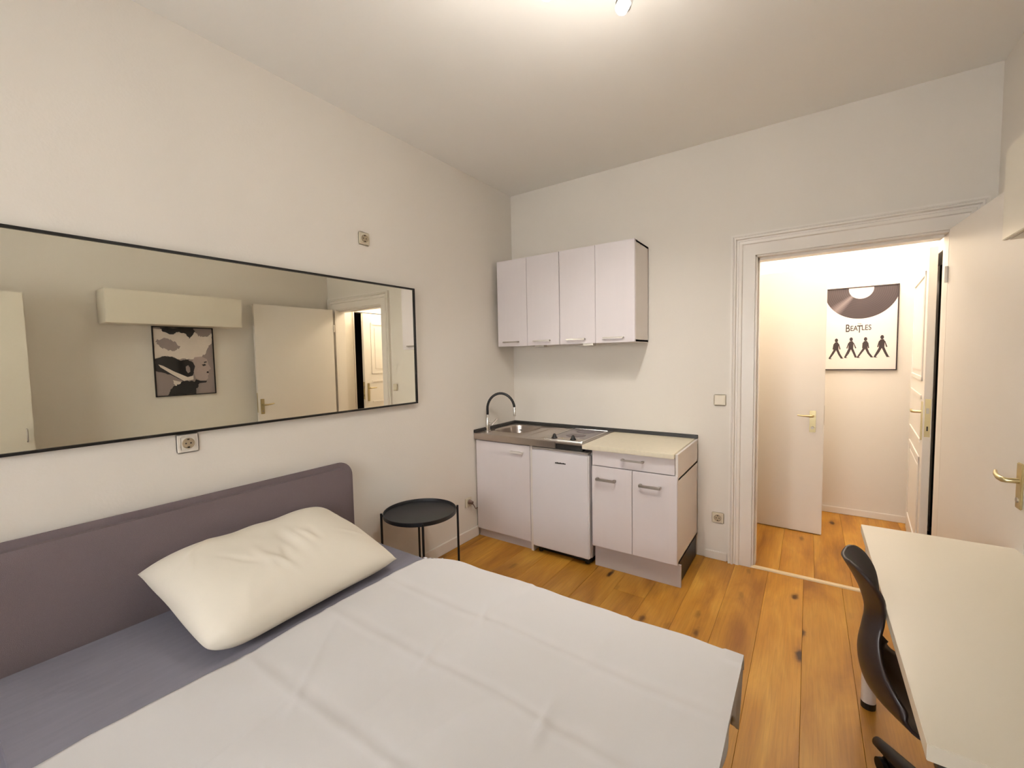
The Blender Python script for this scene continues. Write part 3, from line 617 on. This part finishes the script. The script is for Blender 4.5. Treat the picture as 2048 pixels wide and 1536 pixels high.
# ------------------------------------------------------------------ bed
BY0, BY1 = -3.365, -1.855
t = thing('bed', (1.1, -2.57, 0), 'double bed with a tall rounded grey-brown upholstered headboard under the mirror', 'bed')
def headboard():
    V, F = [], []; R = 0.09; n = 12; z0, z1 = 0.10, 0.928
    BY0 = -3.44
    out = [(BY1, z0)]
    for k in range(n+1):
        a = math.pi/2*k/n; out.append((BY1-R+R*math.cos(a), z1-R+R*math.sin(a)))
    for k in range(n+1):
        a = math.pi/2+math.pi/2*k/n; out.append((BY0+R+R*math.cos(a), z1-R+R*math.sin(a)))
    out.append((BY0, z0)); return prism([(y, z) for y, z in out], 0, 0.016, 0.082)
obj('headboard', headboard(), M_head, t, bevel=0.030, seg=6, smooth=True)
obj('bed_base', box(0.085, 2.05, BY0+0.015, BY1-0.015, 0.12, 0.29), M_frame, t, bevel=0.02, seg=3, smooth=True)
for x in (0.2, 1.98):
    for y in (BY0+0.12, BY1-0.12): obj('leg', tube([(x, y, 0), (x, y, 0.12)], [0.02, 0.028], 14), M_black, t)
def soft_box(x0, x1, y0, y1, z0, z1, r, nx, ny, fn):
    g = box(x0, x1, y0, y1, z0, z1); return g
mat_o = obj('mattress', box(0.088, 2.085, BY0, BY1, 0.292, 0.492), M_sheet, bevel=0.045, seg=5, smooth=True)
props(mat_o, 'thick mattress in a grey fitted sheet, bare strip showing at the head end', 'mattress')

# white cover with folded creases
def cover():
    x0, x1, y0, y1 = 0.722, 2.182, -3.32, -1.848
    nx, ny = 150, 150; rs = random.Random(5)
    ovx = lambda y: 0.012+max(0.0, 0.25*(1-(y1-y)/0.27))
    wav = lambda s, a, ph: a*(math.sin(s*9+ph)+0.6*math.sin(s*23+ph*2)+0.4*math.sin(s*41+ph*3))
    def crease(x, y):
        z = 0
        for c in (1.30, 1.755):     z += 0.0036*math.exp(-((x-c-0.01*math.sin(y*6))/0.014)**2)-0.0025*math.exp(-((x-c-0.035)/0.02)**2)
        for c in (-2.175, -2.46, -2.78): z += 0.0026*math.exp(-((y-c-0.01*math.sin(x*5))/0.014)**2)-0.002*math.exp(-((y-c-0.03)/0.02)**2)
        z += 0.006*math.sin(x*4.3+0.6)*math.sin(y*3.9+1.1)+0.0035*math.sin(x*9.1+y*5.3)+0.0022*math.sin(x*17-y*13)
        for (cx_, cy_, an, L_) in ((1.30, -2.15, 0.5, 0.10), (1.28, -2.42, 0.3, 0.14), (1.52, -2.62, -0.3, 0.2), (1.75, -2.45, 0.2, 0.18), (1.0, -2.7, 0.7, 0.2), (1.1, -3.0, 0.2, 0.25)):
            dx, dy = x-cx_, y-cy_; a = dx*math.cos(an)+dy*math.sin(an); b = -dx*math.sin(an)+dy*math.cos(an)
            z += 0.006*math.exp(-(a/0.013)**2)*math.exp(-(b/L_)**2)
        return z
    V, F = [], []
    for i in range(nx+1):
        u = i/nx
        for j in range(ny+1):
            v = j/ny
            xx = x0+u*(x1-x0); yy = y0+v*(y1-y0)
            # rounded head-side corner
            d = 1-min(1, (xx-x0)/0.16)
            if d > 0: yy_max = y1-0.07*d*d; yy = min(yy, yy_max+(yy-y1)*0.2) if yy > yy_max else yy
            d2 = 1-min(1, (y1-yy)/0.14)
            xs = xx+(1-u)*(0.05*d2*d2+wav(yy, 0.0035, 1.2))
            z = 0.510+0.8*crease(xx, yy)
            if xx > x1-0.06 and yy > y1-0.06: z += 0.004
            V.append((xs, yy+wav(xx, 0.0018, 0.4)*v, z))
    for i in range(nx):
        for j in range(ny): a = i*(ny+1)+j; F.append((a, a+ny+1, a+ny+2, a+1))
    # hem strips: far side and foot
    def strip(idx, fn, rows):
        prev = idx
        for r_ in range(1, rows+1):
            cur = []
            for q in idx:
                V.append(fn(V[q], r_/rows)); cur.append(len(V)-1)
            for a in range(len(idx)-1): F.append((prev[a], prev[a+1], cur[a+1], cur[a]))
            prev = cur
    far = [i*(ny+1)+ny for i in range(nx+1)]
    strip(far, lambda p, s: (p[0], p[1]+0.010*math.sin(s*1.57)+0.002*math.sin(p[0]*21), p[2]-0.055*s), 4)
    foot = [nx*(ny+1)+j for j in range(ny+1)]
    strip(foot, lambda p, s: (p[0]+0.004*math.sin(s*1.57)-0.02*s*min(1, ovx(p[1])/0.2)+0.004*s*math.sin(p[1]*30), p[1], p[2]-ovx(p[1])*s-0.01*s), 8)
    return V, F
cv = obj('bed_cover', cover(), M_blank, smooth=True, solid=0.009)
props(cv, 'white cotton bed cover with fold creases spread over the lower bed', 'blanket')

def pillow():
    n = 90; V, F = [], []; L_, Wd, T0 = 0.412, 0.305, 0.145
    for side in (1, -1):
        for i in range(n+1):
            for j in range(n+1):
                u = -1+2*i/n; v = -1+2*j/n
                pinch = 0.045
                x = v*Wd*(1-pinch*(1-v*v)*0-0.07*(1-abs(u)**2.0)*0+0.0)
                # sides bow inward, corners stay out
                x = v*Wd*(1-0.02*(1-u*u)*abs(v)); y = u*L_*(1-0.025*(1-v*v)*abs(u))
                if u < 0 and v > 0: k_ = (abs(u)*v)**6; x -= 0.045*k_; y += 0.025*k_
                e = max(0.0, (1-abs(u)**4.0))*max(0.0, (1-abs(v)**3.2))
                z = side*T0*(e**0.52)*(0.95 if side > 0 else 0.62)
                ang = math.atan2(v, u); rr_ = math.hypot(u, v)
                z += side*0.006*math.sin(7*ang+2*math.sin(3*u))*rr_**2*(e**0.4)
                if side > 0:
                    z += 0.006*math.exp(-((u+0.28)/0.045)**2)*math.exp(-((v-0.25)/0.3)**2)+0.006*math.exp(-((u-0.12)/0.04)**2)*math.exp(-((v-0.1)/0.28)**2)-0.006*math.exp(-((u-0.02)/0.05)**2)*math.exp(-((v-0.1)/0.28)**2)
                    for (u1, v1, an, ln, am) in ((-0.62, -0.62, 0.8, 0.22, 0.007), (-0.78, -0.30, 0.3, 0.2, 0.006), (-0.20, 0.42, -0.25, 0.22, 0.007), (-0.10, 0.30, 0.2, 0.16, -0.006), (0.22, 0.12, -0.1, 0.18, 0.007), (0.30, 0.16, 0.1, 0.16, -0.005), (0.72, 0.45, -0.7, 0.2, 0.006), (0.80, -0.2, 0.2, 0.2, 0.005), (-0.45, 0.05, -0.4, 0.25, -0.005)):
                        du, dv_ = u-u1, v-v1; a_ = du*math.cos(an)+dv_*math.sin(an); b_ = -du*math.sin(an)+dv_*math.cos(an)
                        z += am*math.exp(-(a_/0.035)**2)*math.exp(-(b_/ln)**2)
                    z += 0.008*math.sin(u*3+v*2)*e
                V.append((x, y, z))
    m_ = (n+1)*(n+1)
    for s in (0, 1):
        for i in range(n):
            for j in range(n): a = s*m_+i*(n+1)+j; q = (a, a+n+1, a+n+2, a+1); F.append(q if s == 0 else q[::-1])
    return V, F
pw = pillow()
pm = Matrix.Translation((0.405, -2.487, 0.620)) @ Matrix.Rotation(math.radians(2.5), 4, 'Z') @ Matrix.Rotation(math.radians(13), 4, 'Y')
pv = [tuple(Vector((v.x, v.y, max(v.z, 0.496)))) for v in (pm @ Vector(q) for q in pw[0])]
pv = [(max(x, 0.088), y, z) for x, y, z in pv]
po = obj('pillow', (pv, pw[1]), M_pillow, smooth=True)
bm = bmesh.new(); bm.from_mesh(po.data); bmesh.ops.remove_doubles(bm, verts=bm.verts, dist=0.0008); bmesh.ops.recalc_face_normals(bm, faces=bm.faces); bm.to_mesh(po.data); bm.free()
props(po, 'plump cream-white pillow lying against the headboard', 'pillow')

# ------------------------------------------------------------------ side table
TC = (0.255, -1.500); TR = 0.236; TZ = 0.545
t = thing('side_table', (TC[0], TC[1], 0), 'round black metal tray table beside the bed', 'table')
obj('tray', lathe([(0.0, -0.027), (TR-0.006, -0.027), (TR, -0.023), (TR, 0.0), (TR-0.004, 0.001), (TR-0.006, -0.002), (TR-0.008, -0.018), (TR-0.016, -0.0225), (0.0, -0.0225)], (TC[0], TC[1], TZ), 72), M_black, t, smooth=True)
for k, a in enumerate(math.radians(50+90*q) for q in range(4)):
    c, s = math.cos(a), math.sin(a); R2 = TR+0.010
    obj('leg', tube([(TC[0]+c*R2, TC[1]+s*R2, 0.004), (TC[0]+c*R2, TC[1]+s*R2, TZ+(0.004 if k % 2 == 0 else -0.006))], 0.0075, 10), M_black, t, smooth=True)
    obj('clip', tube([(TC[0]+c*(TR-0.002), TC[1]+s*(TR-0.002), TZ-0.012), (TC[0]+c*R2, TC[1]+s*R2, TZ-0.012)], 0.007, 8), M_black, t)
obj('base_ring', tube([(TC[0]+(TR+0.010)*math.cos(2*math.pi*k/48), TC[1]+(TR+0.010)*math.sin(2*math.pi*k/48), 0.008) for k in range(49)], 0.0065, 8, cap=False), M_black, t, smooth=True)

# ------------------------------------------------------------------ desk
t = thing('desk', (2.83, -1.62, 0), 'plain white rectangular desk against the right wall', 'desk')
obj('desk_top', box(2.556, W-0.016, -2.296, -0.952, 0.706, 0.742), M_desk, t, bevel=0.0012)
for x in (2.584, 3.08):
    for y in (-1.125, -2.13):
        if x < 2.6 and y < -2: x = 2.80
        l = obj('leg', tube([(x, y, 0.028), (x, y, 0.706)], [0.026, 0.026], 24), M_leg, t, smooth=True)
        obj('foot', tube([(x, y, 0.0), (x, y, 0.028)], [0.026, 0.027], 24), M_rubber, l)
obj('dark_under_strip', box(2.575, 3.09, -2.285, -2.25, 0.676, 0.706), M_seal, t)  # dark strip along the underside of the near desk edge

# ------------------------------------------------------------------ chair
CX, CYc = 2.50, -1.68
t = thing('desk_chair', (CX+0.22, CYc, 0), 'dark moulded shell chair pushed under the white desk', 'chair')
prof = [(-0.055, 0.862), (-0.048, 0.850), (-0.028, 0.815), (-0.006, 0.765), (0.008, 0.705), (0.002, 0.640), (-0.006, 0.575), (-0.002, 0.520), (0.014, 0.470), (0.050, 0.434), (0.110, 0.418), (0.200, 0.425), (0.300, 0.435), (0.390, 0.432), (0.430, 0.412)]
hw = [0.062, 0.098, 0.122, 0.112, 0.076, 0.094, 0.138, 0.172, 0.188, 0.200, 0.208, 0.210, 0.205, 0.190, 0.160]
cup = [0.02, 0.03, 0.045, 0.05, 0.04, 0.035, 0.055, 0.075, 0.085, 0.07, 0.045, 0.03, 0.022, 0.015, 0.01]
V, F = [], []; nu = 20
def cat(a, b, c, d, s): return 0.5*((2*b)+(-a+c)*s+(2*a-5*b+4*c-d)*s*s+(-a+3*b-3*c+d)*s**3)
NP = len(prof); rows = []
for i in range(NP-1):
    for s in (0, 0.25, 0.5, 0.75):
        ix = [max(0, i-1), i, i+1, min(NP-1, i+2)]
        rows.append(tuple(cat(*[arr[k] for k in ix], s) for arr in ([p[0] for p in prof], [p[1] for p in prof], hw, cup)))
rows.append((prof[-1][0], prof[-1][1], hw[-1], cup[-1]))
for ri, (x, z, h, c) in enumerate(rows):
    p0 = rows[max(0, ri-1)]; p1 = rows[min(len(rows)-1, ri+1)]
    tx, tz = p1[0]-p0[0], p1[1]-p0[1]; L_ = math.hypot(tx, tz); nxx, nzz = -tz/L_, tx/L_     # normal pointing to the sitter
    for j in range(nu+1):
        s = -1+2*j/nu
        V.append((CX+x+nxx*c*s*s, CYc+s*h, z+nzz*c*s*s))
for i in range(len(rows)-1):
    for j in range(nu): a = i*(nu+1)+j; F.append((a, a+1, a+nu+2, a+nu+1))
obj('seat_shell', (V, F), M_chair, t, smooth=True, solid=0.009)
bx, by = CX+0.22, CYc
obj('seat_plate', box(bx-0.09, bx+0.09, by-0.08, by+0.08, 0.385, 0.412), M_rubber, t, bevel=0.008)
obj('gas_lift', merge(tube([(bx, by, 0.10), (bx, by, 0.25)], 0.026, 18), tube([(bx, by, 0.25), (bx, by, 0.39)], 0.015, 18)), M_rubber, t, smooth=True)
for k in range(5):
    a = math.radians(119+72*k); c, s = math.cos(a), math.sin(a)
    arm = obj('base_arm', tube([(bx+c*0.02, by+s*0.02, 0.125), (bx+c*0.12, by+s*0.12, 0.112), (bx+c*0.24, by+s*0.24, 0.088), (bx+c*0.285, by+s*0.285, 0.080), (bx+c*0.30, by+s*0.30, 0.074)], [0.030, 0.026, 0.021, 0.018, 0.006], 14), M_rubber, t, smooth=True)
    px_, py_ = bx+c*0.245, by+s*0.245
    obj('caster', merge(tube([(px_-s*0.020, py_+c*0.020, 0.026), (px_-s*0.004, py_+c*0.004, 0.026)], 0.025, 18), tube([(px_+s*0.004, py_-c*0.004, 0.026), (px_+s*0.020, py_-c*0.020, 0.026)], 0.025, 18), tube([(px_, py_, 0.03), (px_, py_, 0.085)], 0.006, 8)), M_rubber, arm, smooth=True)

# ------------------------------------------------------------------ ceiling spotlights
t = thing('ceiling_lamp', (1.52, -1.95, H), 'ceiling spotlight bar, only one glowing head showing at the top edge', 'lamp')
dx, dy = 0.64, -0.768
obj('lamp_bar', tube([(1.52+0.32*0.64, -1.95+0.32*0.768, H-0.035), (1.52-0.32*0.64, -1.95-0.32*0.768, H-0.035)], 0.012, 12), M_chrome, t, smooth=True)
obj('ceiling_rose', lathe([(0.0, -0.03), (0.05, -0.03), (0.055, -0.0005), (0.0, -0.0005)], (1.52, -1.95, H), 28), M_chrome, t, smooth=True)
tgt = [(1.55, -2.05, 2.2), (1.0, -2.2, 0.3), (0.0, -3.3, 2.0)]
for i, (x, y, z) in enumerate(LAMPS):
    dv = (Vector(tgt[i])-Vector((x, y, z))).normalized()
    c0 = Vector((x, y, z+0.085)); hd = Vector((x, y, z+0.045))
    h_ = obj('lamp_head', merge(tube([(x, y, H-0.04), tuple(c0)], 0.006, 8), tube([tuple(hd-dv*0.035+Vector((0, 0, 0.01))), tuple(hd-dv*0.02), tuple(hd+dv*0.012)], [0.018, 0.028, 0.032], 18)), M_chrome, t, smooth=True)
    b_ = obj('bulb', tube([tuple(hd+dv*0.010), tuple(hd+dv*0.034), tuple(hd+dv*0.046)], [0.026, 0.025, 0.016], 16), M_bulb, h_, smooth=True)
